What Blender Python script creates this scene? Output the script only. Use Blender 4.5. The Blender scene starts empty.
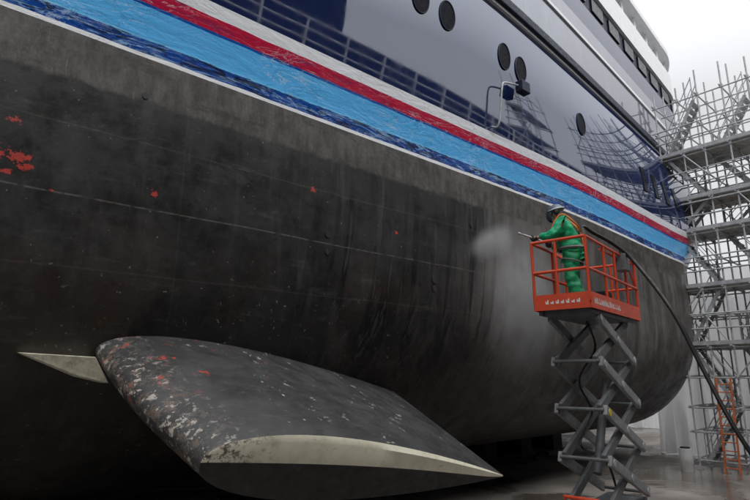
import bpy, math, random
from mathutils import Vector, Matrix, noise as mnoise
random.seed(4)
sc=bpy.context.scene
sc.view_settings.view_transform='Standard'; sc.view_settings.look='None'; sc.view_settings.exposure=0
COL=sc.collection
H=3.1
# ---------------------------------------------------------------- materials
class G:
    def __init__(s,name):
        s.mat=bpy.data.materials.new(name); s.mat.use_nodes=True
        s.t=s.mat.node_tree; s.t.nodes.clear()
        s.o=s.t.nodes.new('ShaderNodeOutputMaterial')
        g=s.t.nodes.new('ShaderNodeNewGeometry'); s.pos=g.outputs['Position']
    def n(s,t): return s.t.nodes.new(t)
    def put(s,sock,v):
        if isinstance(v,bpy.types.NodeSocket): s.t.links.new(v,sock)
        elif v is not None:
            if sock.type=='RGBA' and len(v)==3: v=(*v,1)
            sock.default_value=v
    def stretch(s,v,k):
        m=s.n('ShaderNodeVectorMath'); m.operation='MULTIPLY'; s.put(m.inputs[0],v); m.inputs[1].default_value=k; return m.outputs[0]
    def noise(s,scale,detail=5,rough=.6,k=None,v=None,dist=0):
        v=v or s.pos
        if k: v=s.stretch(v,k)
        m=s.n('ShaderNodeTexNoise'); m.inputs['Scale'].default_value=scale; m.inputs['Detail'].default_value=detail
        m.inputs['Roughness'].default_value=rough; m.inputs['Distortion'].default_value=dist; s.put(m.inputs['Vector'],v); return m.outputs['Fac']
    def math(s,op,a,b=None,c=None):
        m=s.n('ShaderNodeMath'); m.operation=op
        for i,x in enumerate((a,b,c)):
            if x is not None: s.put(m.inputs[i],x)
        return m.outputs[0]
    def step(s,a,lo,hi,o0=0.,o1=1.):
        m=s.n('ShaderNodeMapRange'); m.interpolation_type='SMOOTHSTEP'; s.put(m.inputs[0],a)
        for i,x in enumerate((lo,hi,o0,o1)): m.inputs[i+1].default_value=x
        return m.outputs[0]
    def mix(s,f,a,b,blend='MIX'):
        m=s.n('ShaderNodeMix'); m.data_type='RGBA'; m.blend_type=blend
        s.put(m.inputs[0],f); s.put(m.inputs[6],a); s.put(m.inputs[7],b); return m.outputs[2]
    def ramp(s,f,stops,interp='LINEAR'):
        m=s.n('ShaderNodeValToRGB'); m.color_ramp.interpolation=interp; s.put(m.inputs[0],f)
        e=m.color_ramp.elements
        while len(e)>1: e.remove(e[-1])
        e[0].position=stops[0][0]; e[0].color=(*stops[0][1],1)
        for p,c in stops[1:]:
            x=e.new(p); x.color=(*c,1)
        return m.outputs[0]
    def xyz(s,v=None):
        m=s.n('ShaderNodeSeparateXYZ'); s.put(m.inputs[0],v or s.pos); return m.outputs
    def comb(s,x,y,z):
        m=s.n('ShaderNodeCombineXYZ'); s.put(m.inputs[0],x); s.put(m.inputs[1],y); s.put(m.inputs[2],z); return m.outputs[0]
    def bump(s,h,strength=.3,dist=.02):
        m=s.n('ShaderNodeBump'); m.inputs['Strength'].default_value=strength; m.inputs['Distance'].default_value=dist
        s.put(m.inputs['Height'],h); return m.outputs[0]
    def pr(s,col,rough=.6,metal=0.,ior=1.5,normal=None,spec=.5,tint=None,**kw):
        p=s.n('ShaderNodeBsdfPrincipled'); s.put(p.inputs['Base Color'],col); s.put(p.inputs['Roughness'],rough)
        s.put(p.inputs['Metallic'],metal); p.inputs['IOR'].default_value=ior
        p.inputs['Specular IOR Level'].default_value=spec
        if tint: p.inputs['Specular Tint'].default_value=(*tint,1)
        if normal is not None: s.put(p.inputs['Normal'],normal)
        s.t.links.new(p.outputs[0],s.o.inputs[0]); return p
def simple(name,c,rough=.6,metal=0.,var=.25,scale=4,dirt=None,dirtamt=.4,bump=.15,ior=1.5):
    g=G(name); n=g.noise(scale,6,.65)
    lo=tuple(x*(1-var) for x in c); hi=tuple(min(1,x*(1+var)) for x in c)
    col=g.ramp(n,[(.3,lo),(.7,hi)])
    if dirt:
        d=g.noise(scale*2.3,8,.75,k=(1,1,.5)); col=g.mix(g.step(d,.62-.25*dirtamt,.72,0,dirtamt+.2),col,dirt)
    r=g.step(g.noise(scale*3,4),.3,.7,max(0.02,rough-.1),min(1,rough+.1))
    g.pr(col,r,metal,ior,normal=g.bump(g.noise(scale*8,5),bump,.01)); return g.mat

SHR=(12.,22.,.38)   # sheer: the stripes dip slightly toward the stern
def hull_mat():
    g=G('black_antifouling_paint'); X,Y,Z=g.xyz()
    ZS=g.math('ADD',Z,g.step(X,SHR[0],SHR[1],0,SHR[2]))
    n1=g.noise(.9,8,.7); st=g.noise(1.6,6,.65,k=(1.6,1.6,.22)); fine=g.noise(22,4,.7)
    base=g.mix(g.step(n1,.35,.7),(.0078,.0075,.0074),(.023,.0215,.0205))
    base=g.mix(g.step(st,.50,.68,0,.8),base,(.038,.035,.033))
    base=g.mix(g.math('MULTIPLY',g.step(g.noise(.6,5,.6),.5,.68,0,.8),g.step(Z,5.6,4.2)),base,(.032,.023,.018))
    # broad scuffs
    sf=g.noise(2.2,8,.78,k=(.35,.35,1.6),dist=.6); base=g.mix(g.step(sf,.56,.66,0,.45),base,(.060,.056,.052))
    wob=g.math('ADD',X,g.math('MULTIPLY',g.math('SUBTRACT',g.noise(1.0,6,.65,k=(1,1,.35)),.5),3.2))
    cl=g.mix(g.step(st,.38,.66),(.050,.046,.043),(.125,.115,.106))
    cl=g.mix(g.step(g.noise(3.2,7,.7,k=(1,1,.35)),.56,.7,0,.6),cl,(.022,.020,.019))
    m=g.math('MULTIPLY',g.step(wob,7.7,10.9),g.step(Z,2.0,4.4,.3,1.))
    base=g.mix(m,base,cl)
    dx=g.math('MULTIPLY',g.math('SUBTRACT',X,10.3),.62); dz=g.math('MULTIPLY',g.math('SUBTRACT',Z,4.7),.45)
    d=g.math('SQRT',g.math('ADD',g.math('MULTIPLY',dx,dx),g.math('MULTIPLY',dz,dz)))
    d=g.math('ADD',d,g.math('MULTIPLY',g.math('SUBTRACT',g.noise(1.4,6,.6,k=(1,1,.5)),.5),.9))
    base=g.mix(g.step(d,1.4,.0,0,.5),base,(.20,.19,.18))  # pale haze of the spray mist, painted into the hull colour
    zz=g.math('SUBTRACT',6.6,Z); bend=g.math('MULTIPLY',g.math('MULTIPLY',zz,zz),.05)
    xb=g.math('ADD',X,bend); vb=g.comb(xb,Y,g.math('MULTIPLY',Z,.07))
    dk=g.noise(3.0,4,.6,v=vb); msk=g.math('MULTIPLY',g.step(X,3.8,5.6),g.step(X,10.2,8.6,.22,1.))
    base=g.mix(g.math('MULTIPLY',g.step(dk,.51,.57,0,.92),msk),base,(.0042,.0042,.0045))
    lt=g.noise(6.,4,.6,v=vb); base=g.mix(g.math('MULTIPLY',g.step(lt,.58,.64,0,.4),msk),base,(.070,.066,.063))
    wz=g.math('ADD',Z,g.math('MULTIPLY',g.noise(.7,2),.05))
    for zq,a in ((5.22,.55),(4.35,.12),(6.1,.18)):
        l=g.math('ABSOLUTE',g.math('SUBTRACT',wz,zq)); lm=g.math('MULTIPLY',g.step(l,.016,.004),g.step(g.noise(6,4),.4,.55,0.1,a))
        base=g.mix(lm,base,(.14,.13,.12))
    for xx in (2.6,4.5,6.4,8.7,11.,13.1,15.2):
        l=g.math('ABSOLUTE',g.math('SUBTRACT',X,xx)); base=g.mix(g.step(l,.012,.003,0,.12),base,(.10,.09,.08))
    sp=g.noise(16,3,.5); base=g.mix(g.math('MULTIPLY',g.step(sp,.68,.72),g.step(n1,.4,.6,.2,.8)),base,(.18,.17,.16))
    ch=g.math('MULTIPLY',g.step(g.noise(7,5,.7),.68,.71),g.step(g.noise(.8,2),.55,.6))
    base=g.mix(ch,base,(.22,.03,.02))
    for (cx,cz,r) in ((.38,5.60,.15),(.50,5.52,.13),(.72,5.50,.17),(.80,5.42,.10),(.62,5.95,.09),(.62,5.32,.08),(2.25,5.42,.09),(1.1,5.2,.06),(4.75,6.05,.10),(6.6,5.65,.06)):
        dx=g.math('SUBTRACT',X,cx); dz=g.math('MULTIPLY',g.math('SUBTRACT',Z,cz),1.5)
        d=g.math('SQRT',g.math('ADD',g.math('MULTIPLY',dx,dx),g.math('MULTIPLY',dz,dz)))
        d=g.math('ADD',d,g.math('MULTIPLY',g.math('SUBTRACT',g.noise(12,6,.75),.5),r*4.2))
        base=g.mix(g.step(d,r*.62,r*.5),base,(.38,.04,.03))
    bz=g.math('ADD',ZS,g.math('MULTIPLY',g.math('SUBTRACT',g.noise(3,5,.7,k=(1,1,.25)),.5),.22))
    gr=g.mix(g.step(g.noise(4,8,.75,k=(1,1,.4)),.35,.66),(.030,.027,.024),(.098,.090,.080))
    gr=g.mix(g.step(g.noise(12,5,.7,k=(1,1,.12)),.58,.7,0,.6),gr,(.17,.16,.145))
    gr=g.mix(g.step(g.noise(2.2,7,.75,k=(.4,.4,1.6)),.55,.63,0,.6),gr,(.018,.017,.016))
    base=g.mix(g.step(bz,6.62,6.70),base,gr)
    base=g.mix(.35,base,g.mix(1.,base,g.ramp(fine,[(.3,(.4,.4,.4)),(.7,(1.7,1.7,1.7))]),'MULTIPLY'))
    rough=g.step(g.noise(2.2,6,.7),.3,.7,.30,.58)
    hgt=g.math('ADD',g.noise(.8,3),g.math('MULTIPLY',g.noise(14,6,.7),.12))
    g.pr(base,rough,normal=g.bump(hgt,.35,.05),spec=.42); return g.mat
def film_mat():
    g=G('striped_boot_top_under_film'); X,Y,Z=g.xyz()
    Z=g.math('ADD',Z,g.step(X,SHR[0],SHR[1],0,SHR[2]))
    z=g.math('ADD',Z,g.math('MULTIPLY',g.math('SUBTRACT',g.noise(1.2,3),.5),.05))
    f=g.math('DIVIDE',g.math('SUBTRACT',z,7.),1.6)
    c=g.ramp(f,[(0,(.80,.81,.82)),(.225,(.006,.06,.30)),(.345,(.16,.56,.95)),(.365,(.11,.47,.90)),(.63,(.010,.08,.36)),(.66,(.50,.012,.05)),(.79,(.82,.84,.88))],'CONSTANT')
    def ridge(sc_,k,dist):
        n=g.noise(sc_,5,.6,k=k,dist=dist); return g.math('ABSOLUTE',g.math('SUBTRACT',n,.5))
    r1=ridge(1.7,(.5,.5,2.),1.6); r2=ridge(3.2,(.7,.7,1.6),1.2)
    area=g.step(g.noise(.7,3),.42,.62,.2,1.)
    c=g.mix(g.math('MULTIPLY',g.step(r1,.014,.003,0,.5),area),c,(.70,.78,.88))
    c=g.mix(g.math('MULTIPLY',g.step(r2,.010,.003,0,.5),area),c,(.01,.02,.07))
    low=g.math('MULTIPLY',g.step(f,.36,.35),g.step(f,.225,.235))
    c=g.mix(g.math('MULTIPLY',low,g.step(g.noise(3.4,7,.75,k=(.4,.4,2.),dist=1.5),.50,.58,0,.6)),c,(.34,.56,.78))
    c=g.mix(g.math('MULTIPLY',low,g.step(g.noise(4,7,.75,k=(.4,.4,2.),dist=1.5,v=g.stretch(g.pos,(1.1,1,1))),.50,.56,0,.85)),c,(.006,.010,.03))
    redz=g.math('MULTIPLY',g.step(f,.655,.665),g.step(f,.80,.79))
    c=g.mix(g.math('MULTIPLY',redz,g.step(g.noise(3,7,.75,k=(.4,.4,2.),dist=1.5),.52,.62,0,.5)),c,(.07,.02,.10))
    hb=g.math('ADD',g.noise(2.4,5,.6,k=(.5,.5,1.6),dist=1.4),g.math('MULTIPLY',r1,1.))
    g.pr(c,g.step(g.noise(4,4),.4,.6,.08,.22),normal=g.bump(hb,.32,.035)); return g.mat
def navy_mat(name,base,ior,tint):
    g=G(name)
    h=g.math('ADD',g.noise(.30,2,.5),g.math('MULTIPLY',g.noise(1.6,2,.5),.04))
    c=g.mix(g.step(g.noise(1.5,6,.7,k=(1,1,.3)),.45,.7,0,.4),base,tuple(x*1.6+.005 for x in base))
    r=g.step(g.noise(3,5,.7),.35,.7,.02,.07)
    g.pr(c,r,ior=ior,normal=g.bump(h,.05,.12),tint=tint); return g.mat
def fin_mat():
    g=G('worn_fin_paint'); X,Y,Z=g.xyz()
    c=g.mix(g.step(g.noise(1.3,8,.68),.35,.68),(.028,.0275,.028),(.058,.057,.057))
    c=g.mix(g.step(g.noise(9,7,.75,k=(.4,1,1)),.56,.68,0,.4),c,(.10,.098,.095))
    c=g.mix(g.step(g.noise(3,8,.8),.57,.64,0,.5),c,(.018,.0175,.017))
    e=g.step(g.math('ADD',X,g.math('MULTIPLY',Y,.23)),4.1,3.40)
    c=g.mix(g.math('MULTIPLY',e,g.step(g.noise(6,8,.8),.52,.55)),c,(.13,.10,.08))
    c=g.mix(g.math('MULTIPLY',e,g.step(g.noise(9,6,.75),.57,.59)),c,(.42,.38,.33))
    c=g.mix(g.math('MULTIPLY',g.step(g.noise(5,6,.75),.61,.63),g.step(g.noise(.9,2),.48,.56)),c,(.36,.34,.32))
    c=g.mix(g.math('MULTIPLY',g.step(g.noise(6,5,.7),.62,.64),g.math('MULTIPLY',g.step(Y,5.6,6.3),g.step(X,4.8,2.6))),c,(.38,.05,.035))
    sc_=g.noise(5,3,.5,k=(.25,1,1),dist=.5); c=g.mix(g.step(g.math('ABSOLUTE',g.math('SUBTRACT',sc_,.5)),.006,.001,0,.35),c,(.13,.13,.13))
    hb=g.math('ADD',g.noise(8,7,.72),g.math('MULTIPLY',g.noise(30,4,.7),.3))
    g.pr(c,g.step(g.noise(4,5),.3,.7,.38,.60),normal=g.bump(hb,.28,.02)); return g.mat
def cream_mat(name='cream_tip_paint',wear=1.):
    g=G(name)
    c=g.mix(g.step(g.noise(3,7,.7),.4,.7),(.84,.80,.63),(.66,.62,.47))
    c=g.mix(g.step(g.noise(5,8,.8,k=(.5,1,1.)),.58,.68,0,.45),c,(.34,.30,.23))
    X=g.xyz()[0]
    w=g.math('MULTIPLY',g.step(X,3.2,2.4,.05,wear),g.step(g.noise(9,8,.8),.49,.57))
    c=g.mix(w,c,(.11,.085,.07))
    g.pr(c,.5,normal=g.bump(g.noise(20,5),.15,.01)); return g.mat
def ground_mat():
    g=G('wet_dock_concrete')
    n=g.noise(.5,8,.65); c=g.mix(g.step(n,.35,.68),(.19,.17,.155),(.36,.33,.30))
    c=g.mix(g.step(g.noise(4,8,.75),.5,.7,0,.6),c,(.16,.135,.115))
    wet=g.step(g.noise(.35,4,.6,dist=.8),.47,.58)
    c=g.mix(wet,c,g.mix(1.,c,(.6,.57,.55),'MULTIPLY'))
    r=g.math('SUBTRACT',.75,g.math('MULTIPLY',wet,.64))
    g.pr(c,r,normal=g.bump(g.noise(9,7,.7),.2,.02)); return g.mat
def wall_mat():
    g=G('dark_stained_concrete'); c=g.mix(g.step(g.noise(1.2,7,.7,k=(1,1,.3)),.35,.7),(.018,.020,.026),(.045,.048,.06))
    g.pr(c,.85,normal=g.bump(g.noise(6,5),.2,.02)); return g.mat
def sheet_mat():
    g=G('white_plastic_sheeting')
    c=g.mix(g.step(g.noise(.8,6,.65,k=(1,1,.4)),.35,.7),(.80,.81,.82),(.90,.90,.90))
    X,Y,Z=g.xyz(); c=g.mix(g.math('MULTIPLY',g.step(Z,1.0,0.),g.step(g.noise(3,6,.7),.35,.65,0,.5)),c,(.42,.39,.35))
    p=g.pr(c,.42,normal=g.bump(g.noise(2.2,6,.6,k=(1,1,.5),dist=1.),.6,.10))
    tr=g.n('ShaderNodeBsdfTranslucent'); tr.inputs[0].default_value=(.92,.92,.92,1); ms=g.n('ShaderNodeMixShader'); ms.inputs[0].default_value=.55
    g.t.links.new(p.outputs[0],ms.inputs[1]); g.t.links.new(tr.outputs[0],ms.inputs[2]); g.t.links.new(ms.outputs[0],g.o.inputs[0]); return g.mat
def mist_mat(name,dens):
    g=G(name)
    tc=g.n('ShaderNodeTexCoord'); v=tc.outputs['Object']
    ln=g.n('ShaderNodeVectorMath'); ln.operation='LENGTH'; g.put(ln.inputs[0],v); L=ln.outputs['Value']
    n=g.noise(1.6,5,.65,k=(1,1,.7))
    f=g.step(L,1.,.0); f=g.math('MULTIPLY',f,f)
    d=g.math('MULTIPLY',f,g.step(n,.34,.68,.15,1.))
    vs=g.n('ShaderNodeVolumePrincipled'); vs.inputs['Color'].default_value=(.97,.97,.98,1); g.put(vs.inputs['Density'],g.math('MULTIPLY',d,dens)); vs.inputs['Anisotropy'].default_value=.1
    g.t.links.new(vs.outputs[0],g.o.inputs['Volume']); return g.mat

HULL=hull_mat(); FILM=film_mat(); NAVY=navy_mat('glossy_navy_topsides',(.008,.018,.075),3.0,(.88,.91,1.)); NAVY2=navy_mat('glossy_grey_blue_topsides',(.17,.18,.22),2.4,(.93,.95,1.)); NAVY3=navy_mat('glossy_dark_navy_band',(.008,.015,.06),1.7,(.8,.85,1.))
FIN=fin_mat(); CREAM=cream_mat(); CREAM2=cream_mat('cream_plate_paint',.25); GROUND=ground_mat(); WALL=wall_mat(); SHEET=sheet_mat(); MIST=mist_mat('water_mist_volume',1.9); SPRAY=mist_mat('water_spray_volume',6.)
WHITE=simple('ship_white_paint',(.76,.77,.78),.35,var=.08,dirt=(.40,.39,.37),dirtamt=.15)
GLASS=simple('dark_window_glass',(.010,.012,.018),.25,var=.1,bump=.02,ior=1.3)
PORT=simple('blanked_porthole',(.008,.009,.014),.6,var=.1,bump=.02,ior=1.2)
DARK=simple('dark_trim_paint',(.015,.02,.042),.45,ior=1.3)
BLACKR=simple('black_rubber',(.012,.012,.012),.55)
FINDARK=simple('dark_steel_face',(.020,.019,.019),.55,var=.5,scale=3,dirt=(.06,.045,.035),dirtamt=.4)
RED=simple('orange_red_lift_paint',(.70,.075,.025),.38,var=.15,scale=5,dirt=(.20,.05,.035),dirtamt=.2)
GREY=simple('grey_lift_steel',(.13,.135,.14),.5,var=.3,scale=6,dirt=(.05,.045,.04),dirtamt=.3)
GREYL=simple('light_lift_steel',(.25,.255,.26),.5,var=.3,scale=6,dirt=(.09,.08,.07),dirtamt=.35)
GALV=simple('galvanised_tube',(.46,.47,.48),.5,metal=.1,var=.3,scale=7,dirt=(.22,.16,.11),dirtamt=.3)
PLANK=simple('weathered_scaffold_board',(.40,.375,.34),.8,var=.35,scale=5)
STEELD=simple('steel_deck_board',(.42,.43,.44),.55,metal=.1,var=.3,scale=5)
GREEN=simple('green_waterproof_fabric',(.008,.42,.18),.42,var=.35,scale=9,bump=.9)
GREEND=simple('dark_green_trousers',(.006,.33,.13),.45,var=.4,scale=9,bump=.9)
SKIN=simple('skin',(.42,.24,.17),.55,var=.1)
HELM=simple('slate_helmet_plastic',(.09,.11,.14),.3,var=.08)
BLUEP=simple('pale_helmet_band',(.65,.70,.76),.4)
STRAP=simple('grey_harness_webbing',(.14,.13,.13),.7)
ORSTR=simple('orange_harness_webbing',(.65,.18,.03),.6)
GLOVE=simple('black_rubber_glove',(.02,.02,.022),.5)
YELLOW=simple('yellow_warning_paint',(.65,.48,.03),.5)
CHIPW=simple('white_decal',(.75,.73,.69),.5,var=.1)
WOOD=simple('timber_block',(.16,.11,.07),.85,var=.35)
ORLAD=simple('orange_fibreglass',(.60,.16,.05),.5)
VISOR=simple('smoked_visor',(.05,.06,.07),.12,var=.1,bump=.02)
CLAD=simple('dark_blue_cladding',(.008,.013,.036),.7,var=.3,scale=.5,ior=1.3)

# ---------------------------------------------------------------- mesh helpers
class B:
    def __init__(s): s.v=[]; s.f=[]
    def add(s,vs,fs):
        k=len(s.v); s.v+= [tuple(v) for v in vs]; s.f+=[tuple(i+k for i in f) for f in fs]; return s
    def box(s,x0,x1,y0,y1,z0,z1):
        vs=[(x,y,z) for z in (z0,z1) for x,y in ((x0,y0),(x1,y0),(x1,y1),(x0,y1))]
        return s.add(vs,[(3,2,1,0),(4,5,6,7),(0,1,5,4),(1,2,6,5),(2,3,7,6),(3,0,4,7)])
    def beam(s,p0,p1,w,h,up=(0,0,1)):
        p0=Vector(p0);p1=Vector(p1);d=(p1-p0).normalized();u=Vector(up)
        sd=d.cross(u)
        if sd.length<1e-3: sd=d.cross(Vector((0,1,0)))
        sd.normalize(); u=sd.cross(d); vs=[]
        for p in (p0,p1):
            for a,b in ((-1,-1),(1,-1),(1,1),(-1,1)): vs.append(p+sd*a*w/2+u*b*h/2)
        return s.add(vs,[(0,1,2,3),(7,6,5,4),(0,4,5,1),(1,5,6,2),(2,6,7,3),(3,7,4,0)])
    def path(s,pts,r,n=10,cap=True):
        pts=[Vector(p) for p in pts]; N=len(pts)
        rr=r if isinstance(r,(list,tuple)) else [r]*N
        vs=[];fs=[]; prev=None
        for i,p in enumerate(pts):
            d=(pts[min(i+1,N-1)]-pts[max(i-1,0)]).normalized()
            if prev is None:
                a=d.cross(Vector((0,0,1)))
                if a.length<.05: a=d.cross(Vector((1,0,0)))
            else: a=prev-d*prev.dot(d)
            a.normalize(); prev=a; b=d.cross(a)
            for k in range(n):
                t=2*math.pi*k/n; vs.append(p+(a*math.cos(t)+b*math.sin(t))*rr[i])
        for i in range(N-1):
            for k in range(n):
                k2=(k+1)%n; fs.append((i*n+k,i*n+k2,(i+1)*n+k2,(i+1)*n+k))
        if cap: fs.append(tuple(range(n-1,-1,-1))); fs.append(tuple((N-1)*n+k for k in range(n)))
        return s.add(vs,fs)
    def ball(s,c,rx,ry,rz,n=14,m=9,z0=-1.,rot=None):
        vs=[];fs=[];c=Vector(c)
        a0=math.asin(max(-1,z0))
        for j in range(m+1):
            a=a0+(math.pi/2-a0)*j/m
            for k in range(n):
                t=2*math.pi*k/n; p=Vector((rx*math.cos(a)*math.cos(t),ry*math.cos(a)*math.sin(t),rz*math.sin(a)))
                if rot: p=rot@p
                vs.append(c+p)
        for j in range(m):
            for k in range(n):
                k2=(k+1)%n; fs.append((j*n+k,j*n+k2,(j+1)*n+k2,(j+1)*n+k))
        return s.add(vs,fs)
MAT={}
def reg(o,m): MAT[o.name]=m
def empty(name,loc,rotz=0,label=None,cat=None,**kw):
    o=bpy.data.objects.new(name,None); COL.objects.link(o); o.location=loc; o.rotation_euler=(0,0,rotz); o.empty_display_size=.3
    reg(o,Matrix.Translation(loc)@Matrix.Rotation(rotz,4,'Z'))
    if label: o['label']=label; o['category']=cat
    for k,v in kw.items(): o[k]=v
    return o
def mk(name,b,mat,parent=None,smooth=False,world=False,label=None,cat=None,bevel=0,**kw):
    me=bpy.data.meshes.new(name); vs=b.v; fs=b.f
    if parent is not None and world:
        inv=MAT[parent.name].inverted(); vs=[inv@Vector(v) for v in vs]
    me.from_pydata([tuple(v) for v in vs],[],fs); me.validate(); me.update()
    for m in (mat if isinstance(mat,list) else [mat]): me.materials.append(m)
    if smooth:
        me.polygons.foreach_set('use_smooth',[True]*len(me.polygons))
        try: me.set_sharp_from_angle(angle=math.radians(40))
        except Exception: pass
    o=bpy.data.objects.new(name,me); COL.objects.link(o)
    if parent is not None:
        o.parent=parent; reg(o,MAT[parent.name])
    else: reg(o,Matrix.Identity(4))
    if bevel:
        md=o.modifiers.new('bevel','BEVEL'); md.width=bevel; md.segments=2; md.limit_method='ANGLE'
    if label: o['label']=label
    if cat: o['category']=cat
    for k,v in kw.items(): o[k]=v
    return o
def top(name,b,mat,loc,label,cat,rotz=0,**kw):
    m=Matrix.Translation(loc)@Matrix.Rotation(rotz,4,'Z'); inv=m.inverted()
    b.v=[tuple(inv@Vector(v)) for v in b.v]
    o=mk(name,b,mat,label=label,cat=cat,**kw); o.location=loc; o.rotation_euler=(0,0,rotz); reg(o,m); return o
def spline(P,k=8):
    P=[Vector(p) for p in P]; out=[]
    for i in range(len(P)-1):
        a=P[max(i-1,0)];b=P[i];c=P[i+1];d=P[min(i+2,len(P)-1)]
        for j in range(k):
            t=j/k; out.append(.5*((2*b)+(c-a)*t+(2*a-5*b+4*c-d)*t*t+(3*b-a-3*c+d)*t**3))
    out.append(P[-1]); return out

# ---------------------------------------------------------------- ground
b=B()
b.add([(-150,-150,0),(250,-150,0),(250,200,0),(-150,200,0)],[(0,1,2,3)])
o=mk('ground',b,GROUND,kind='structure',label='wet brown concrete floor of a dry dock',cat='ground')

# ---------------------------------------------------------------- ship
def sm(t): t=max(0,min(1,t)); return t*t*(3-2*t)
def flare(z):
    y=0; zz=7.3
    while zz<z-1e-6:
        h=min(.1,z-zz); s=.17-.13*sm((zz-9.0)/2.4); s*=sm((zz-7.2)/.5); y+=s*h; zz+=h
    return y
FC={}
def hy(X,z):
    y=7.
    if z<4.6:
        d=min(3.4,4.6-z); y=7+3.4-math.sqrt(max(0,3.4**2-d*d))
    zc=min(z,11.8)
    if z>7.3:
        k=round(zc,4)
        if k not in FC: FC[k]=flare(zc)
        y-=FC[k]
    d=max(0,X-8); y+=.115*d*d/(d+3)*sm((zc-8.3)/4.4)*1.1
    e=max(0,X-(20+max(0,zc-7.1)*1.0)); y+=.12*e*e
    return min(y,14.)
SHIP=empty('ship',(5,14,1.2),label='large navy and black ship hull propped in dry dock',cat='ship')
Xs=[-14+i for i in range(20)]+[6+i*.5 for i in range(28)]+[20+i*.3 for i in range(0,48)]
zb=[4.6-3.4*math.sin(math.radians(a)) for a in range(90,0,-6)]+[4.6,5.2,5.8,6.4,7.0,7.3]
def sheer(X,z):
    s=SHR[2]*sm((X-SHR[0])/(SHR[1]-SHR[0]))
    if z<7.0: s*=sm((z-5.2)/1.8)
    elif z>8.48: s*=1-sm((z-8.48)/3.3)
    return z-s
def hull_part(name,zl,mat,bottom=False,lab=None):
    bb=B(); cols=[]
    for X in Xs:
        row=[(X,hy(X,z),sheer(X,z)) for z in zl]
        if bottom: row=[(X,14,1.2)]+row
        cols.append(row)
    n=len(cols[0]); vs=[p for r in cols for p in r]; fs=[]
    for i in range(len(cols)-1):
        for j in range(n-1): fs.append((i*n+j,(i+1)*n+j,(i+1)*n+j+1,i*n+j+1))
    bb.add(vs,fs); bb.add([(x,28-y,z) for x,y,z in vs],[f[::-1] for f in fs])
    return mk(name,bb,mat,SHIP,smooth=True,world=True,label=lab)
hull_part('hull_bottom',zb,HULL,True,'black fouled underwater paint, partly washed')
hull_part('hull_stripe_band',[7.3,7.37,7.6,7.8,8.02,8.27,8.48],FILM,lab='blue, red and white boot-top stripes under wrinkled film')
hull_part('hull_topside',[8.48+i*(11.8-8.48)/20 for i in range(21)],NAVY,lab='glossy navy topsides mirroring the dock')
def slab(name,z0,z1,inset,mat,x1=31.,x0=-14,**kw):
    bb=B(); xs=[x for x in Xs if x0<=x<=x1]
    out=[(x,min(13.9,hy(x,11.8)+inset)) for x in xs]; out=out+[(x,28-y) for x,y in reversed(out)]
    n=len(out); vs=[(x,y,z0) for x,y in out]+[(x,y,z1) for x,y in out]
    fs=[(i,(i+1)%n,n+(i+1)%n,n+i) for i in range(n)]+[tuple(range(n-1,-1,-1)),tuple(range(n,2*n))]
    bb.add(vs,fs); return mk(name,bb,mat,SHIP,world=True,**kw)
slab('strake_trim',11.56,11.64,-.07,WHITE)
slab('rubbing_strake',11.64,11.90,-.16,DARK,bevel=.03)
slab('upper_side',11.90,13.95,.03,NAVY2)
slab('upper_side_band',13.95,14.75,.032,NAVY3)
slab('window_band',14.75,15.55,.06,DARK)
slab('bulwark',15.55,16.6,-.06,WHITE)
slab('deckhouse',16.6,17.55,1.2,WHITE)
slab('deck_awning',17.55,17.85,-.10,WHITE,bevel=.03)
slab('side_moulding',13.25,13.36,-.02,WHITE)
def on_hull(X,z,off=0):
    def P(x,q): return Vector((x,hy(x,q),sheer(x,q)))
    p=P(X,z); dx=P(X+.1,z)-P(X-.1,z); dz=P(X,z+.1)-P(X,z-.1)
    n=dx.cross(dz).normalized()
    if n.y>0:n=-n
    return p+n*off,n,dx.normalized(),dz.normalized()
def disc(bb,X,z,rx,rz,o0,o1,n=28,off=0):
    p,nn,dx,dz=on_hull(X,z)
    vs=[];fs=[]
    for o in (o0,o1):
        for k in range(n):
            t=2*math.pi*k/n; vs.append(p+nn*o+dx*rx*math.cos(t)+dz*rz*math.sin(t))
    fs=[(k,(k+1)%n,n+(k+1)%n,n+k) for k in range(n)]+[tuple(range(n-1,-1,-1)),tuple(range(n,2*n))]
    bb.add(vs,fs)
for X,z in ((5.3,10.5),(6.9,10.5),(7.7,10.48),(9.75,10.4),(10.45,10.35),(13.5,9.95)):
    bb=B(); disc(bb,X,z,.23,.32,-.03,.012); f=mk('porthole',bb,PORT,SHIP,world=True)
    p,nn,dx,dz=on_hull(X,z); bb=B()
    ring=[p+nn*.012+dx*.235*math.cos(t*2*math.pi/28)+dz*.325*math.sin(t*2*math.pi/28) for t in range(29)]
    bb.path(ring,.014,6,False); mk('porthole_rim',bb,DARK,f,smooth=True,world=True)
for i in range(14):
    X=8+i*1.55; bb=B()
    p=Vector((X,hy(X,11.8)+.03,15.15)); q=Vector((X+1.0,hy(X+1.0,11.8)+.03,15.15))
    bb.beam(p,q,.05,.5); mk('window',bb,GLASS,SHIP,world=True,bevel=.01)
for i in range(16):
    X=6+i*1.5; y=hy(X,11.8)+.15; bb=B(); bb.box(X,X+.16,y,y+.16,16.6,17.55); mk('deck_pillar',bb,WHITE,SHIP,world=True)
for i in range(9):
    X=8+i*2.4; y=hy(X,11.8)+1.17; y2=hy(X+1.5,11.8)+1.17; bb=B(); bb.beam((X,y,17.1),(X+1.5,y2,17.1),.04,.55); mk('deckhouse_window',bb,GLASS,SHIP,world=True)
for i in range(6):
    X=10+i*3; y=hy(X,11.8)+.6; bb=B(); bb.box(X,X+1.3,y,y+.9,17.85,18.25); mk('life_raft_locker',bb,WHITE,SHIP,world=True,bevel=.08)
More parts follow.
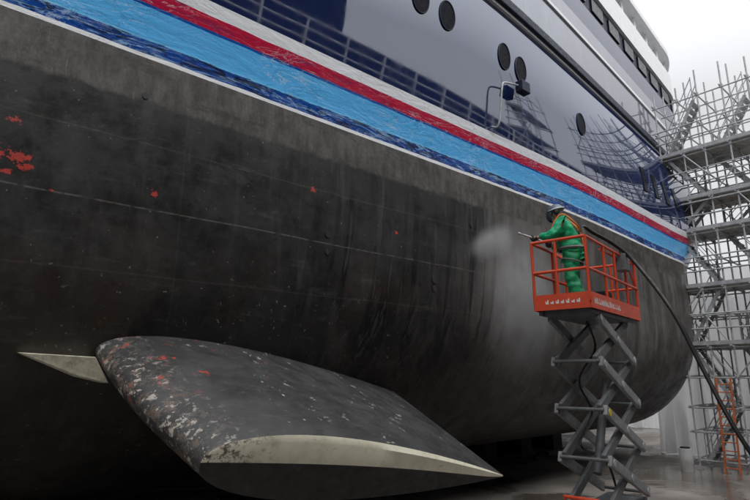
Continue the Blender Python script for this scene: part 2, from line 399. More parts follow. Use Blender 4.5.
for X in (17.6,18.5,19.4,20.3):
    bb=B(); p,nn,dx,dz=on_hull(X,9.5)
    vs=[p+nn*o+dx*a*.14+dz*c*.42 for o in (-.02,.02) for a,c in ((-1,-1),(1,-1),(1,1),(-1,1))]
    bb.add(vs,[(0,1,2,3),(7,6,5,4),(0,4,5,1),(1,5,6,2),(2,6,7,3),(3,7,4,0)]); mk('side_window',bb,GLASS,SHIP,world=True)
p0,n0,_,_=on_hull(9.45,8.6); p1,_,_,_=on_hull(9.45,9.5); p2,_,_,_=on_hull(10.1,9.75)  # reflection of a quay lamp, built as solid shapes on the hull
bb=B(); bb.path(spline([p0,p0+n0*.18,p0.lerp(p1,.5)+n0*.2,p1+n0*.2,p1+n0*.2+Vector((.12,0,.14)),p2+n0*.2]),.022,8); la=mk('lamp_reflection_arm',bb,GALV,SHIP,smooth=True,world=True)
bb=B(); q=p2+n0*.22; bb.box(q.x-.05,q.x+.28,q.y-.1,q.y+.1,q.z-.16,q.z+.12); mk('lamp_reflection_head',bb,DARK,la,world=True,bevel=.02)
for X,z,r in ((5.05,5.35,.045),(5.05,5.05,.035),(7.6,4.9,.07),(7.6,4.7,.05),(2.0,6.75,.04),(8.8,6.2,.05)):
    bb=B(); disc(bb,X,z,r,r*1.3,-.02,.012,14); mk('hull_outlet',bb,FINDARK,SHIP,world=True)
# stabiliser fin
L0=Vector((1.80,7.30,H+.33)); T0=Vector((7.0,7.5,H-.33)); L1=Vector((2.28,5.1,H-.80)); T1=Vector((6.92,5.12,H-1.44))
nrm=(T0-L0).cross(L1-L0).normalized()
if nrm.z<0: nrm=-nrm
def af(x,tc): return 5*tc*(.2969*math.sqrt(x)-.126*x-.3516*x*x+.2843*x**3-.1036*x**4)
NX=26; xs=[.5*(1-math.cos(math.pi*i/NX)) for i in range(NX+1)]
def section(s,scale=1.,tc0=.125,tc1=.155):
    Ld=L0.lerp(L1,s); Tr=T0.lerp(T1,s); bulge=math.sin(math.pi*max(0,min(1,s)))*.10
    Ld=Ld+Vector((-bulge,0,0)); tc=tc0+(tc1-tc0)*s; c=(Tr-Ld).length
    topv=[Ld.lerp(Tr,x)+nrm*(c*af(x,tc)*scale+.012) for x in xs]; bot=[Ld.lerp(Tr,x)-nrm*(c*af(x,tc)*scale*1.05+.012) for x in xs]
    mid=[Ld.lerp(Tr,x)+nrm*c*af(x,tc)*.1 for x in xs]
    return topv,bot,mid
bb=B(); secs=[]
S=[-.35,-.15,0,.15,.3,.45,.6,.75,.9,.97,1.0]
for s in S:
    t,bt,_=section(s); secs.append(t+bt[::-1])
n=len(secs[0]); vs=[p for q in secs for p in q]; fs=[]
for i in range(len(S)-1):
    for k in range(n): k2=(k+1)%n; fs.append((i*n+k,i*n+k2,(i+1)*n+k2,(i+1)*n+k))
fs.append(tuple(range(n)))
bb.add(vs,fs)
FINO=mk('stabiliser_fin',bb,FIN,SHIP,smooth=True,world=True,label='worn dark grey fin with chipped red and white leading edge')
t,bt,md=section(1.0); out=(L1-L0).normalized()
md=[p+nrm*.06*math.sin(math.pi*min(1,x*1.1)) for p,x in zip(md,xs)]
bb=B(); k=len(t)
e=[out*.07*math.sin(math.pi*min(1,max(0,x*1.0)))**.5 for x in xs]
vs=[p for p in t]+[p+q*.8 for p,q in zip([a.lerp(c,.2) for a,c in zip(t,md)],e)]+[p+q*1.2 for p,q in zip(md,e)]
fs=[]
for r in range(2):
    for i in range(k-1): fs.append((r*k+i,r*k+i+1,(r+1)*k+i+1,(r+1)*k+i))
bb.add(vs,fs); mk('fin_tip_cap',bb,CREAM,FINO,smooth=True,world=True,label='cream painted upper face of the fin tip')
bb=B(); vs=[p+q*1.2 for p,q in zip(md,e)]+[p for p in bt]
bb.add(vs,[(i,i+1,k+i+1,k+i) for i in range(k-1)]); mk('fin_tip_lower_face',bb,FINDARK,FINO,smooth=True,world=True)
bb=B(); P=[(1.0,H+.24),(1.75,H+.20),(1.95,H-.10),(1.62,H-.02)]
vs=[(x,hy(x,z)-.10-.25*(x-1.),z) for x,z in P]+[(x,hy(x,z)+.1,z) for x,z in P]
bb.add(vs,[(0,1,2,3),(7,6,5,4),(0,4,5,1),(1,5,6,2),(2,6,7,3),(3,7,4,0)])
mk('fin_fairing_plate',bb,CREAM2,SHIP,world=True,bevel=.01,label='pale triangular plate ahead of the fin')

for i in range(7):
    X=8+i*2.3; bb=B(); bb.box(X-.35,X+.35,13.2,14.8,0,.8); blk=top('keel_block',bb,WALL,(X,14,0),'concrete and timber keel block under the ship','keel block',group='keel blocks',bevel=.02)
    bb=B(); bb.box(X-.32,X+.32,13.25,14.75,.804,1.19); mk('timber_cap',bb,WOOD,blk,world=True)

# ---------------------------------------------------------------- scissor lift
LR=math.radians(9.5); LC=(9.9,5.08,0)
LIFT=empty('scissor_lift',LC,LR,label='raised orange-red scissor lift with dark grey scissor arms',cat='scissor lift')
PZ=4.3; hx=1.5; hw=.475
bb=B(); bb.box(-1.25,1.25,-.40,.40,.25,.72); CH=mk('chassis',bb,RED,LIFT,bevel=.03)
bb=B(); bb.box(-1.15,1.15,-.36,.36,.722,.86); mk('chassis_tray',bb,GREY,LIFT,bevel=.02)
bb=B(); bb.box(-1.33,-1.252,-.3,.3,.3,1.02); mk('access_ladder_panel',bb,RED,LIFT,bevel=.01)
bb=B(); bb.path([(-1.3,-.28,1.0),(-1.3,-.28,1.16),(-1.3,.28,1.16),(-1.3,.28,1.0)],.03,8); mk('grab_handle',bb,RED,LIFT,smooth=True)
for sx in (-.85,.85):
    for sy in (-.42,.42):
        bb=B(); bb.path([(sx,sy-.07,.22),(sx,sy+.07,.22)],.22,22); w=mk('wheel',bb,BLACKR,LIFT,smooth=True)
        bb=B(); bb.path([(sx,sy-.075,.22),(sx,sy+.075,.22)],.11,14); mk('wheel_hub',bb,GREY,w,smooth=True)
z0=.95; nst=4; dz=(PZ-.18-z0)/nst; ax=1.05
for st in range(nst):
    za=z0+st*dz; zc=za+dz
    for sy in (-.34,.34):
        o=.07 if sy>0 else -.07
        for q,(xa,xb) in enumerate(((-ax,ax),(ax,-ax))):
            y=sy+(o if q else -o*.25)
            bb=B(); bb.beam((xa,y,za),(xb,y,zc),.07,.17,up=(0,0,1)); mk('scissor_arm',bb,GREYL if q else GREY,LIFT,bevel=.012)
            for fx in (.06,.5,.94):
                bb=B(); c=Vector((xa,y,za)).lerp(Vector((xb,y,zc)),fx); s_=-.05 if sy<0 else .05
                bb.path([c+Vector((0,s_*.6,0)),c+Vector((0,s_,0))],.06,12)
                if q: mk('pivot_cap',bb,YELLOW if (st==1 and fx==.94) else STEELD,LIFT,smooth=True)
    for (x,z) in ((-ax,za),(ax,za)):
        bb=B(); bb.path([(x,-.40,z),(x,.40,z)],.03,12); mk('pivot_shaft',bb,GREY,LIFT,smooth=True)
bb=B(); bb.path([(-.45,0,z0+dz*.6),(.15,0,z0+dz*1.9)],.075,14); bb.path([(.1,0,z0+dz*1.8),(.45,0,z0+dz*2.6)],.045,12); mk('hydraulic_cylinder',bb,GREY,LIFT,smooth=True)
bb=B(); bb.path(spline([(.9,.1,.9),(.7,.2,1.5),(-.6,.2,1.9),(.3,.25,2.4),(-.4,.2,3.),(.5,.15,3.6),(0,.1,4.1)]),.022,8); mk('control_cable',bb,BLACKR,LIFT,smooth=True)
bb=B(); bb.box(-hx,hx,-hw,hw,PZ-.10,PZ); PL=mk('platform',bb,GREY,LIFT,bevel=.01)
bb=B()
for sy in (-hw-.012,hw+.012): bb.box(-hx,hx,sy-.012,sy+.012,PZ-.12,PZ+.15)
for sx in (-hx-.012,hx+.012): bb.box(sx-.012,sx+.012,-hw,hw,PZ-.12,PZ+.15)
mk('toe_board',bb,RED,PL)
bb=B(); bb.box(-hx+.2,hx-.6,-hw+.05,hw-.05,PZ-.2,PZ-.102); mk('platform_underframe',bb,GREY,PL)
bb=B(); bb.box(-hx+.1,hx-.1,-hw+.02,-hw+.08,PZ-.19,PZ-.13); mk('platform_side_rail',bb,GREY,PL)
bb=B(); bb.box(-hx+.1,hx-.1,hw-.08,hw-.02,PZ-.19,PZ-.13); mk('platform_side_rail',bb,GREY,PL)
random.seed(9); x=-1.35
while x<.1:
    w=random.choice((.045,.06,.07)); bb=B(); z=random.choice((-.05,.02,-.01))
    bb.add([(x,-hw-.026,PZ-.04),(x+w,-hw-.026,PZ-.04),(x+w,-hw-.026,PZ+z+.045),(x+w*.4,-hw-.026,PZ+z+.045),(x+w*.4,-hw-.026,PZ+.06),(x,-hw-.026,PZ+.06)],[(0,1,2,3,4,5)]); x+=w+.03
    mk('worn_letter',bb,CHIPW,PL)
for k in range(7):
    bb=B(); y=-.32+k*.09; hgt_=(.05,.03,.055,.04)[k%4]; bb.add([(-hx-.026,y+.055,PZ-.015),(-hx-.026,y,PZ-.02),(-hx-.026,y,PZ+hgt_),(-hx-.026,y+.02,PZ+hgt_),(-hx-.026,y+.03,PZ+.01),(-hx-.026,y+.055,PZ+hgt_-.01)],[(0,1,2,3,4,5)]); mk('worn_letter',bb,CHIPW,PL)
def rail(pts,r,name='guardrail_tube',mat=RED):
    bb=B(); bb.path(pts,r,10); mk(name,bb,mat,LIFT,smooth=True)
for i,(x,y) in enumerate([(-hx,-hw),(-.55,-hw),(.1,-hw),(.8,-hw),(hx,-hw),(-hx,hw),(-.55,hw),(.1,hw),(.8,hw),(hx,hw),(-hx,0.05),(hx,0)]):
    rail([(x,y,PZ),(x,y,PZ+1.1)],.026,'guardrail_post')
for z in (.55,1.1):
    r=.028
    rail([(-hx,-hw,PZ+z),(hx,-hw,PZ+z)],r);rail([(-hx,hw,PZ+z),(hx,hw,PZ+z)],r);rail([(-hx,-hw,PZ+z),(-hx,hw,PZ+z)],r);rail([(hx,-hw,PZ+z),(hx,hw,PZ+z)],r)
rail([(-.55,-hw+.06,PZ+1.04),(hx-.1,-hw+.06,PZ+1.04)],.02);rail([(-.55,hw-.06,PZ+1.04),(hx-.1,hw-.06,PZ+1.04)],.02)
rail([(.8,-hw,PZ+1.1),(hx,-hw,PZ+.55)],.02)
bb=B(); bb.box(.45,.72,-hw-.12,-hw+.08,PZ+.78,PZ+1.12); CB=mk('control_box',bb,GREY,LIFT,bevel=.02)
bb=B(); bb.path([(.58,-hw,PZ+1.12),(.58,-hw,PZ+1.22)],.015,8); bb.ball((.58,-hw,PZ+1.23),.025,.025,.03,8,5); mk('joystick',bb,BLACKR,CB,smooth=True)
bb=B(); bb.box(.35,.75,-.2,.2,PZ+.004,PZ+.42); mk('tool_box',bb,BLACKR,LIFT,bevel=.03)
bb=B(); bb.box(.15,.40,hw-.3,hw-.06,PZ+.3,PZ+1.0); mk('battery_case',bb,GREY,LIFT,bevel=.03)

# ---------------------------------------------------------------- person
PS=1.07
def skin(name,pts,edges,rad,mat,parent=None,loc=None,rotz=0,sub=2,crumple=0,**kw):
    me=bpy.data.meshes.new(name+'_cage'); me.from_pydata(pts,edges,[]); ob=bpy.data.objects.new(name+'_cage',me); COL.objects.link(ob)
    ob.modifiers.new('skin','SKIN')
    sv=me.skin_vertices[0].data
    for i,r in enumerate(rad):
        r=r if isinstance(r,tuple) else (r,r); sv[i].radius=r; sv[i].use_root=(i==0)
    s2=ob.modifiers.new('sub','SUBSURF'); s2.levels=sub; s2.render_levels=sub
    dg=bpy.context.evaluated_depsgraph_get(); m2=bpy.data.meshes.new_from_object(ob.evaluated_get(dg)); m2.name=name
    bpy.data.objects.remove(ob)
    if crumple:
        for v in m2.vertices:
            q=v.co*Vector((9,9,14)); v.co+=v.normal*(mnoise.noise(q)*crumple+abs(mnoise.noise(q*2.1))*crumple*.6)
    m2.polygons.foreach_set('use_smooth',[True]*len(m2.polygons)); m2.materials.clear(); m2.materials.append(mat)
    o=bpy.data.objects.new(name,m2); COL.objects.link(o)
    if parent is not None: o.parent=parent; reg(o,MAT[parent.name])
    elif loc is not None:
        o.location=loc; o.rotation_euler=(0,0,rotz); o.scale=(PS,PS,PS); reg(o,Matrix.Translation(loc)@Matrix.Rotation(rotz,4,'Z')@Matrix.Scale(PS,4))
    for k,v in kw.items(): o[k]=v
    return o
mp=MAT[LIFT.name]@Vector((-.78,.0,PZ))
PR=math.atan2(.86,-.5)
bp=[(0,0,.95),(.04,0,1.14),(.10,0,1.36),(.17,0,1.50),(.20,0,1.57),(.22,0,1.67),(.215,0,1.74),(.325,0,1.655),
 (0,.10,.90),(.06,.13,.50),(-.03,.15,.10),(.14,.17,.05),
 (0,-.10,.90),(.02,-.14,.50),(-.08,-.17,.10),(.09,-.20,.05),
 (.13,.19,1.43),(.27,.26,1.20),(.55,.10,1.22),(.62,.08,1.225),
 (.13,-.19,1.43),(.15,-.29,1.15),(.36,-.12,1.10),(.43,-.08,1.11)]
be=[(0,1),(1,2),(2,3),(3,4),(4,5),(5,6),(5,7),(0,8),(8,9),(9,10),(10,11),(0,12),(12,13),(13,14),(14,15),(2,16),(16,17),(17,18),(18,19),(2,20),(20,21),(21,22),(22,23)]
br=[.13,.12,.14,.055,.06,.095,.085,.018,.085,.055,.04,.035,.085,.055,.04,.035,.06,.042,.03,.03,.06,.042,.03,.03]
PER=skin('person',bp,be,br,SKIN,loc=mp,rotz=PR,label='worker in green waterproofs and dark helmet, aiming a washing lance',category='person')
jp=[(0,0,.93),(.03,0,1.12),(.095,0,1.34),(.15,0,1.46),(.18,0,1.52)]+[bp[16],bp[17],(.52,.115,1.22)]+[bp[20],bp[21],(.33,-.14,1.10)]+[(-.02,0,.84)]
je=[(0,1),(1,2),(2,3),(3,4),(2,5),(5,6),(6,7),(2,8),(8,9),(9,10),(0,11)]
skin('jacket',jp,je,[(.16,.19),(.18,.21),(.20,.20),(.13,.13),(.085,.085),.115,.095,.06,.115,.095,.06,(.19,.22)],GREEN,PER,sub=3,crumple=.022)
tp=[(0,0,.95),(0,.10,.86),(.06,.13,.50),(-.03,.15,.14),(-.03,.155,.09),(0,-.10,.86),(.02,-.14,.50),(-.08,-.17,.14),(-.08,-.175,.09)]
skin('trousers',tp,[(0,1),(1,2),(2,3),(3,4),(0,5),(5,6),(6,7),(7,8)],[.15,.135,.115,.105,.10,.135,.115,.105,.10],GREEND,PER,sub=3,crumple=.022)
for s,(ax_,ay) in ((1,(-.03,.15)),(-1,(-.08,-.17))):
    skin('boot',[(ax_,ay,.16),(ax_,ay,.06),(ax_+.10,ay+s*.01,.05),(ax_+.19,ay+s*.02,.045)],[(0,1),(1,2),(2,3)],[.06,.06,.055,.045],BLACKR,PER)
bb=B(); rt=Matrix.Rotation(math.radians(12),3,'Y')
bb.ball((.215,0,1.70),.135,.115,.125,20,8,0.,rt)
bb.ball((.225,0,1.698),.165,.13,.02,20,4,-1.,rt); HM=mk('helmet',bb,HELM,PER,smooth=True)
bb=B(); bb.path([(.215+.138*math.cos(t),.122*math.sin(t),1.715-.03*math.cos(t)) for t in [i*math.pi/12-math.pi for i in range(25)]],.014,6,False); mk('helmet_band',bb,BLUEP,HM,smooth=True)
for s in (1,-1):
    bb=B(); bb.ball((.21,s*.105,1.655),.045,.03,.055,12,8); mk('ear_muff',bb,BLACKR,HM,smooth=True)
bb=B(); vs=[];fs=[]
for j in range(5):
    for i in range(9):
        a=-1.15+2.3*i/8; vs.append((.215+.15*math.cos(a)+.02*math.sin(j*.8),.125*math.sin(a),1.70-.045*j))
for j in range(4):
    for i in range(8): fs.append((j*9+i,j*9+i+1,(j+1)*9+i+1,(j+1)*9+i))
bb.add(vs,fs); mk('face_shield',bb,VISOR,HM,smooth=True)
skin('hood',[(.12,0,1.46),(.15,0,1.54),(.17,0,1.60)],[(0,1),(1,2)],[(.13,.13),(.11,.11),(.09,.09)],GREEN,PER)
bb=B()
for s in (1,-1):
    bb.path(spline([(.30,s*.10,1.25),(.28,s*.11,1.42),(.12,s*.11,1.60),(-.09,s*.10,1.42),(-.165,0,1.28),(-.195,-s*.10,1.08),(-.18,-s*.14,.98)]),.02,6)
mk('harness_shoulder_strap',bb,ORSTR,PER,smooth=True)
bb=B(); bb.path([(.0+.225*math.cos(t),.21*math.sin(t),.99) for t in [i*math.pi/12 for i in range(25)]],.03,6,False)
mk('harness_belt',bb,STRAP,PER,smooth=True)
bb=B()
for s in (1,-1):
    bb.path([(.01+.17*math.cos(t),s*.10+.15*math.sin(t),.76+.05*math.cos(t)) for t in [i*math.pi/8 for i in range(17)]],.016,6,False)
mk('harness_leg_strap',bb,STRAP,PER,smooth=True)
bb=B(); bb.box(-.225,-.175,-.06,.06,1.20,1.34); mk('harness_back_plate',bb,STRAP,PER,bevel=.01)
LA=Vector((.16,-.14,1.055)); LB=Vector((.78,.13,1.28)); LD=(LB-LA).normalized()
def glove(c,wr,sgn):
    bb=B(); c=Vector(c); wr=Vector(wr); side=LD.cross(Vector((0,0,1))).normalized(); up=side.cross(LD)
    palm=c-up*.03+side*0.0
    bb.path([wr,wr.lerp(palm,.5),palm,palm+LD*.03],[.036,.038,.04,.028],10)
    for i,ln in enumerate((.9,1.,.95,.8)):
        o=LD*(.045-.028*i)
        pts=[palm+o*.8+side*sgn*.01]+[c+o+(side*sgn*math.cos(a)+up*math.sin(a))*.032*(1 if ln>.85 else .92) for a in (-1.2,-.4,.5,1.4,2.2*ln)]
        bb.path(pts,[.013,.0125,.012,.011,.010,.008],7)
    bb.path([palm-side*sgn*.02,c-side*sgn*.034-up*.005+LD*.02,c-side*sgn*.024+up*.026+LD*.04,c+up*.034+LD*.05],[.015,.013,.011,.008],7)
    mk('glove',bb,GLOVE,PER,smooth=True)
glove(LA.lerp(LB,.74),(.55,.10,1.22),1); glove(LA.lerp(LB,.36),(.36,-.12,1.10),-1)
m=MAT[PER.name]; ln=B(); tip=LB+LD*.06
ln.path([LA,LA+LD*.2],.03,10); ln.path([LA+LD*.15,LB],.018,10); ln.path([LB,tip],.011,8); ln.path([tip,tip+LD*.05],.02,8)
ln.v=[m@Vector(v) for v in ln.v]
top('washing_lance',ln,GALV,tuple(m@LA),'steel high-pressure washing lance held in both gloved hands','pressure washer lance',smooth=True)
W=lambda p: MAT[LIFT.name]@Vector(p)
h=[m@LA, m@(LA-LD*.18+Vector((0,0,.03))), m@Vector((-.12,-.32,1.22)), m@Vector((-.22,-.36,1.46)), W((-.1,-.2,PZ+1.48)), W((.35,-.45,PZ+1.28)), W((.55,-.75,PZ+.9)),Vector((10.2,3.75,4.2)),Vector((10.1,3.35,3.2)),Vector((9.9,2.9,2.2)),Vector((9.9,2.3,1.1)),Vector((9.6,1.6,.25)),Vector((8.9,.6,.05)),Vector((7.5,-.6,.04))]
hb=B(); hb.path(spline(h,10),.036,10)
top('pressure_hose',hb,BLACKR,(7.5,-.6,0),'thick black hose draped over the lift guardrail to the ground','hose',smooth=True)
tw=m@(tip+LD*.05); hitp=Vector((8.75,6.95,tw.z-.10))
def mist(name,c,r,rot,label,mat):
    bb=B(); bb.ball((0,0,0),1,1,1,20,14); o=mk(name,bb,mat,label=label,cat='water spray',kind='stuff',smooth=True)
    o.location=c; o.scale=r; o.rotation_euler=rot; return o
dd=(hitp-tw); q=dd.to_track_quat('X','Z').to_euler()
mist('water_spray',tw.lerp(hitp,.55),(dd.length*.70,.38,.48),q,'fan of white water spray leaving the lance',SPRAY)
mist('water_mist',(9.4,6.2,4.6),(1.6,.85,2.4),(0,0,0),'pale water mist drifting down beside the hull',MIST)

# ---------------------------------------------------------------- scaffolds
def scaffold(name,ox,oy,zb,xs,ys,levels,htop,label,decks=(),ladders=(),over=.2,seed=1,group='scaffold towers',stairs=(),r=.027):
    E=empty(name,(ox,oy,zb),label=label,cat='scaffold',group=group); rnd=random.Random(seed)
    def P(nm,bb,mat,sm_=True): return mk(nm,bb,mat,E,smooth=sm_)
    for x in xs:
        for y in ys:
            tt=htop+rnd.uniform(-.3,.5); bb=B(); bb.path([(x,y,.05),(x,y,tt)],r,8)
            bb.box(x-.08,x+.08,y-.08,y+.08,.0,.02)
            for l in levels: bb.box(x-.045,x+.065,y-.045,y+.065,l-.04,l+.07)
            P('standard',bb,GALV)
    for l in levels:
        for x in xs:
            bb=B(); bb.path([(x+.05,ys[0]-rnd.uniform(.1,over),l),(x+.05,ys[-1]+rnd.uniform(.1,over),l)],r-.002,8); P('ledger',bb,GALV)
        for y in ys:
            bb=B(); bb.path([(xs[0]-rnd.uniform(.1,over),y+.05,l+.05),(xs[-1]+.2,y+.05,l+.05)],r-.002,8); P('transom',bb,GALV)
    for i in range(len(levels)-1):
        a,c=levels[i],levels[i+1]; y0,y1=ys[i%(len(ys)-1)],ys[i%(len(ys)-1)+1]
        if i%2: y0,y1=y1,y0
        bb=B(); bb.path([(xs[0]-.05,y0,a),(xs[0]-.05,y1,c)],r-.006,8); P('diagonal_brace',bb,GALV)
    for l in decks:
        n=max(2,int((xs[-1]-xs[0])/.3)); yy0,yy1=ys[0],ys[-1]
        for k in range(n):
            bb=B(); e0=rnd.uniform(.05,.2); e1=rnd.uniform(.05,.2)
            w=(xs[-1]-xs[0])/n; bb.box(xs[0]+k*w+.01,xs[0]+(k+1)*w-.01,yy0-e0,yy1+e1,l+.08,l+.12)
            P('scaffold_board',bb,PLANK,False)
        for hh in (.55,1.05):
            bb=B(); bb.path([(xs[0]-.05,ys[0]-.2,l+.1+hh),(xs[0]-.05,ys[-1]+.2,l+.1+hh)],r-.003,8); P('guardrail',bb,GALV)
        bb=B(); bb.box(xs[0]-.08,xs[0]-.05,ys[0]-.1,ys[-1]+.15,l+.09,l+.22); P('toe_board',bb,STEELD,False)
    for (x,y,a,c) in ladders:
        bb=B(); bb.path([(x,y,a),(x+.35,y,c)],.02,6); bb.path([(x,y+.4,a),(x+.35,y+.4,c)],.02,6)
        k=int((c-a)/.28)
        for j in range(k): t=(j+.5)/k; bb.path([(x+.35*t,y,a+(c-a)*t),(x+.35*t,y+.4,a+(c-a)*t)],.014,6)
        P('ladder',bb,STEELD)
    for (x,y0,y1,a,c) in stairs:
        bb=B()
        for xx in (x,x+.6): bb.beam((xx,y0,a),(xx,y1,c),.03,.11)
        k=int((c-a)/.22)
        for j in range(k): t=(j+.5)/k; yy=y0+(y1-y0)*t; zz=a+(c-a)*t; bb.box(x,x+.6,yy-.10,yy+.10,zz,zz+.025)
        for xx in (x,x+.6):
            bb.path([(xx,y0,a+.9),(xx,y1,c+.9)],.018,6); bb.path([(xx,y0,a+.5),(xx,y1,c+.5)],.014,6)
            bb.path([(xx,y0,a),(xx,y0,a+.95)],.018,6); bb.path([(xx,y1,c),(xx,y1,c+.95)],.018,6)
        P('stair_flight',bb,STEELD,False)
    return E
lv=[.3,1.2,2.,3.,4.,5.1,6.,7.,8.,9.2,10.1,11.,12.,13.2]
st_=[]
zz0=.2; flip=False
for k,(a,c) in enumerate(((.2,2.),(2.1,4.),(4.1,6.),(6.2,8.),(8.1,9.2),(9.4,11.),(11.1,13.1))):
    st_.append((.15,4.6,3.5,a,c) if k%2==0 else (.15,3.5,4.6,a,c))
    st_.append((1.15,2.1,3.3,a,c) if k%2 else (1.15,3.3,2.1,a,c))
scaffold('scaffold_tower',20.9,2.6,0,[0,1.0,2.0],[0,.9,1.7,2.5,3.3,4.0,4.8],lv,14.0,'tall galvanised tube scaffold tower with boarded levels and stairs',decks=(9.2,11.,6.,8.,4.),
  ladders=((.3,1.0,.2,4.2),(.3,1.2,6.1,9.4)),seed=3,stairs=st_,r=.03)
scaffold('scaffold_tower',24.,-4.4,11.4,[0,1.6,3.2],[0,1.4],[.3,2.,3.6,5.2],6.2,'galvanised scaffold with stair standing on the quay edge',decks=(2.,3.6,),seed=5,stairs=((.2,.2,1.2,.3,2.),(.2,1.2,.2,2.,3.6)),r=.05)

LD2=empty('step_ladder',(20.6,6.35,0),math.radians(-8),label='orange fibreglass ladder leaning on the scaffold foot',cat='ladder')
for y in (-.22,.22):
    bb=B(); bb.beam((0,y,0),(.2,y,3.0),.03,.08); mk('ladder_rail',bb,ORLAD,LD2)
for j in range(11):
    t=(j+.7)/11.5; bb=B(); bb.path([(.2*t,-.22,3.0*t),(.2*t,.22,3.0*t)],.018,8); mk('rung',bb,ORLAD,LD2,smooth=True)
bb=B(); bb.path([(20.2,7.55,0),(20.2,7.55,.25),(20.2,7.55,.27),(20.2,7.55,.5),(20.2,7.55,.52),(20.2,7.55,.72)],[.2,.2,.21,.21,.2,.2],20)
dr=top('plastic_drum',bb,SHEET,(20.2,7.55,0),'small pale plastic drum standing by the sheeting','drum',smooth=True)
bb=B(); bb.path([(20.2,7.55,.72),(20.2,7.55,.76)],.15,18); mk('drum_lid',bb,BLACKR,dr,smooth=True,world=True)

# ---------------------------------------------------------------- sheeting
def curtain(P0,P1,z0,z1,nx,nz,amp,seed):
    bb=B(); P0=Vector(P0);P1=Vector(P1); d=(P1-P0); n=Vector((-d.y,d.x,0)).normalized(); vs=[];fs=[]
    for j in range(nz+1):
        for i in range(nx+1):
            s=i/nx; t=j/nz; q=Vector((s*d.length*1.3+seed,t*.9,seed))
            a=mnoise.noise(q)*amp+mnoise.noise(q*3)*amp*.45+abs(mnoise.noise(q*Vector((5,2.5,1))))*amp*.2
            p=P0+d*s+n*(a*(1.2-.5*t)); vs.append((p.x,p.y,z0+(z1-z0)*t+ (mnoise.noise(Vector((s*6,seed,0)))*.25 if j==nz else 0)))
    for j in range(nz):
        for i in range(nx): k=j*(nx+1)+i; fs.append((k,k+1,k+nx+2,k+nx+1))
    bb.add(vs,fs); return bb
top('plastic_sheeting',curtain((24.2,10,0),(23.6,1.5,0),.02,6.2,130,60,.4,2.),SHEET,(23.7,6.5,0),'wrinkled white plastic sheeting hung behind the scaffold','plastic sheeting',smooth=True)
top('plastic_sheeting',curtain((34,18,0),(35,1.,0),.02,9.0,80,40,.5,7.),SHEET,(34.5,8,0),'tall white plastic sheeting wall at the end of the dock','plastic sheeting',smooth=True)

# ---------------------------------------------------------------- dock sides and quay (mirrored in the topsides)
bb=B(); bb.box(-30,80,-12,-2,0,11.4); top('dock_wall',bb,WALL,(25,-7,0),'dark stained concrete side wall of the dry dock','dock wall')
bb=B(); bb.box(-30,80,24,34,0,11.4); top('dock_wall',bb,WALL,(25,29,0),'dark stained concrete wall added behind the ship to darken the gap under it','dock wall')  # added wall: shuts out the bright floor and light beyond the hull
R=empty('quay_railing',(20,-2.3,11.4),label='pale painted railing along the edge of the quay',cat='railing')
for i in range(36):
    x=-36+i*1.8; bb=B(); bb.path([(x,0,0),(x,0,1.15)],.05,8); mk('railing_post',bb,CHIPW,R,smooth=True)
for z in (.4,.78,1.15):
    bb=B(); bb.path([(-37,0,z),(28,0,z)],.04,8); mk('railing_bar',bb,CHIPW,R,smooth=True)
QB=empty('quay_shed',(5,-8,11.4),label='dark blue clad sheds with flat roofs on the quay',cat='shed')
bb=B(); bb.box(-30,12.0,-11.5,-4.5,11.404,16.0); mk('shed_wall',bb,CLAD,QB,world=True)
bb=B(); bb.box(12.0,50,-11.5,-5.2,11.404,13.7); mk('shed_annex',bb,CLAD,QB,world=True)
bb=B(); bb.box(-30.2,12.2,-11.7,-4.3,16.0,16.15); mk('shed_roof',bb,GREY,QB,world=True)

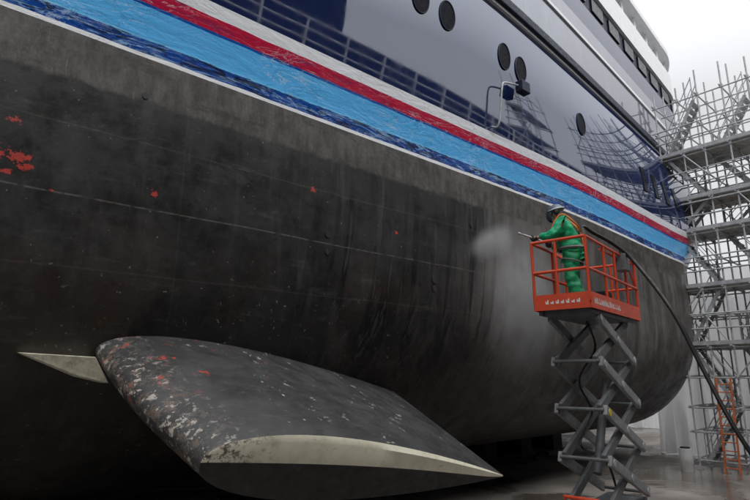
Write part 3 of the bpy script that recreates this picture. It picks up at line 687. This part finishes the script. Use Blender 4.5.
# ---------------------------------------------------------------- light, sky, camera
EL=math.radians(52); AZ=math.radians(-108)
w=bpy.data.worlds.new('World'); sc.world=w; w.use_nodes=True; t=w.node_tree; t.nodes.clear()
ow=t.nodes.new('ShaderNodeOutputWorld'); bg=t.nodes.new('ShaderNodeBackground'); sk=t.nodes.new('ShaderNodeTexSky'); sk.sky_type='NISHITA'; sk.sun_disc=False
sk.sun_elevation=EL; sk.sun_rotation=math.radians(90)-AZ
tc=t.nodes.new('ShaderNodeTexCoord'); nz=t.nodes.new('ShaderNodeTexNoise'); nz.inputs['Scale'].default_value=1.6; nz.inputs['Detail'].default_value=5
t.links.new(tc.outputs['Generated'],nz.inputs['Vector'])
rp=t.nodes.new('ShaderNodeValToRGB'); rp.color_ramp.elements[0].position=.3; rp.color_ramp.elements[0].color=(.84,.86,.89,1); rp.color_ramp.elements[1].position=.7; rp.color_ramp.elements[1].color=(1,1,1,1)
t.links.new(nz.outputs['Fac'],rp.inputs[0])
sx=t.nodes.new('ShaderNodeSeparateXYZ'); t.links.new(tc.outputs['Generated'],sx.inputs[0])
mr=t.nodes.new('ShaderNodeMapRange'); mr.inputs[1].default_value=.40; mr.inputs[2].default_value=.98; mr.inputs[3].default_value=6.2; mr.inputs[4].default_value=23.; t.links.new(sx.outputs[2],mr.inputs[0])
ml=t.nodes.new('ShaderNodeVectorMath'); ml.operation='SCALE'; t.links.new(rp.outputs[0],ml.inputs[0]); t.links.new(mr.outputs[0],ml.inputs['Scale'])
mx=t.nodes.new('ShaderNodeMix'); mx.data_type='RGBA'; mx.inputs[0].default_value=.95; t.links.new(sk.outputs[0],mx.inputs[6]); t.links.new(ml.outputs[0],mx.inputs[7])
t.links.new(mx.outputs[2],bg.inputs[0]); bg.inputs[1].default_value=.135; t.links.new(bg.outputs[0],ow.inputs[0])
sl=bpy.data.lights.new('sun','SUN'); sl.energy=1.5; sl.angle=math.radians(40); sl.color=(1,.98,.95)
so=bpy.data.objects.new('sun',sl); COL.objects.link(so)
dirv=Vector((math.cos(EL)*math.cos(AZ),math.cos(EL)*math.sin(AZ),math.sin(EL))); so.rotation_euler=dirv.to_track_quat('Z','Y').to_euler(); so.location=(0,0,30)
cd=bpy.data.cameras.new('camera'); cam=bpy.data.objects.new('camera',cd); COL.objects.link(cam); sc.camera=cam
cam.location=(0,0,H); cam.rotation_euler=(math.radians(103),0,math.radians(-41)); cd.lens=25.92; cd.sensor_width=36; cd.clip_end=2000
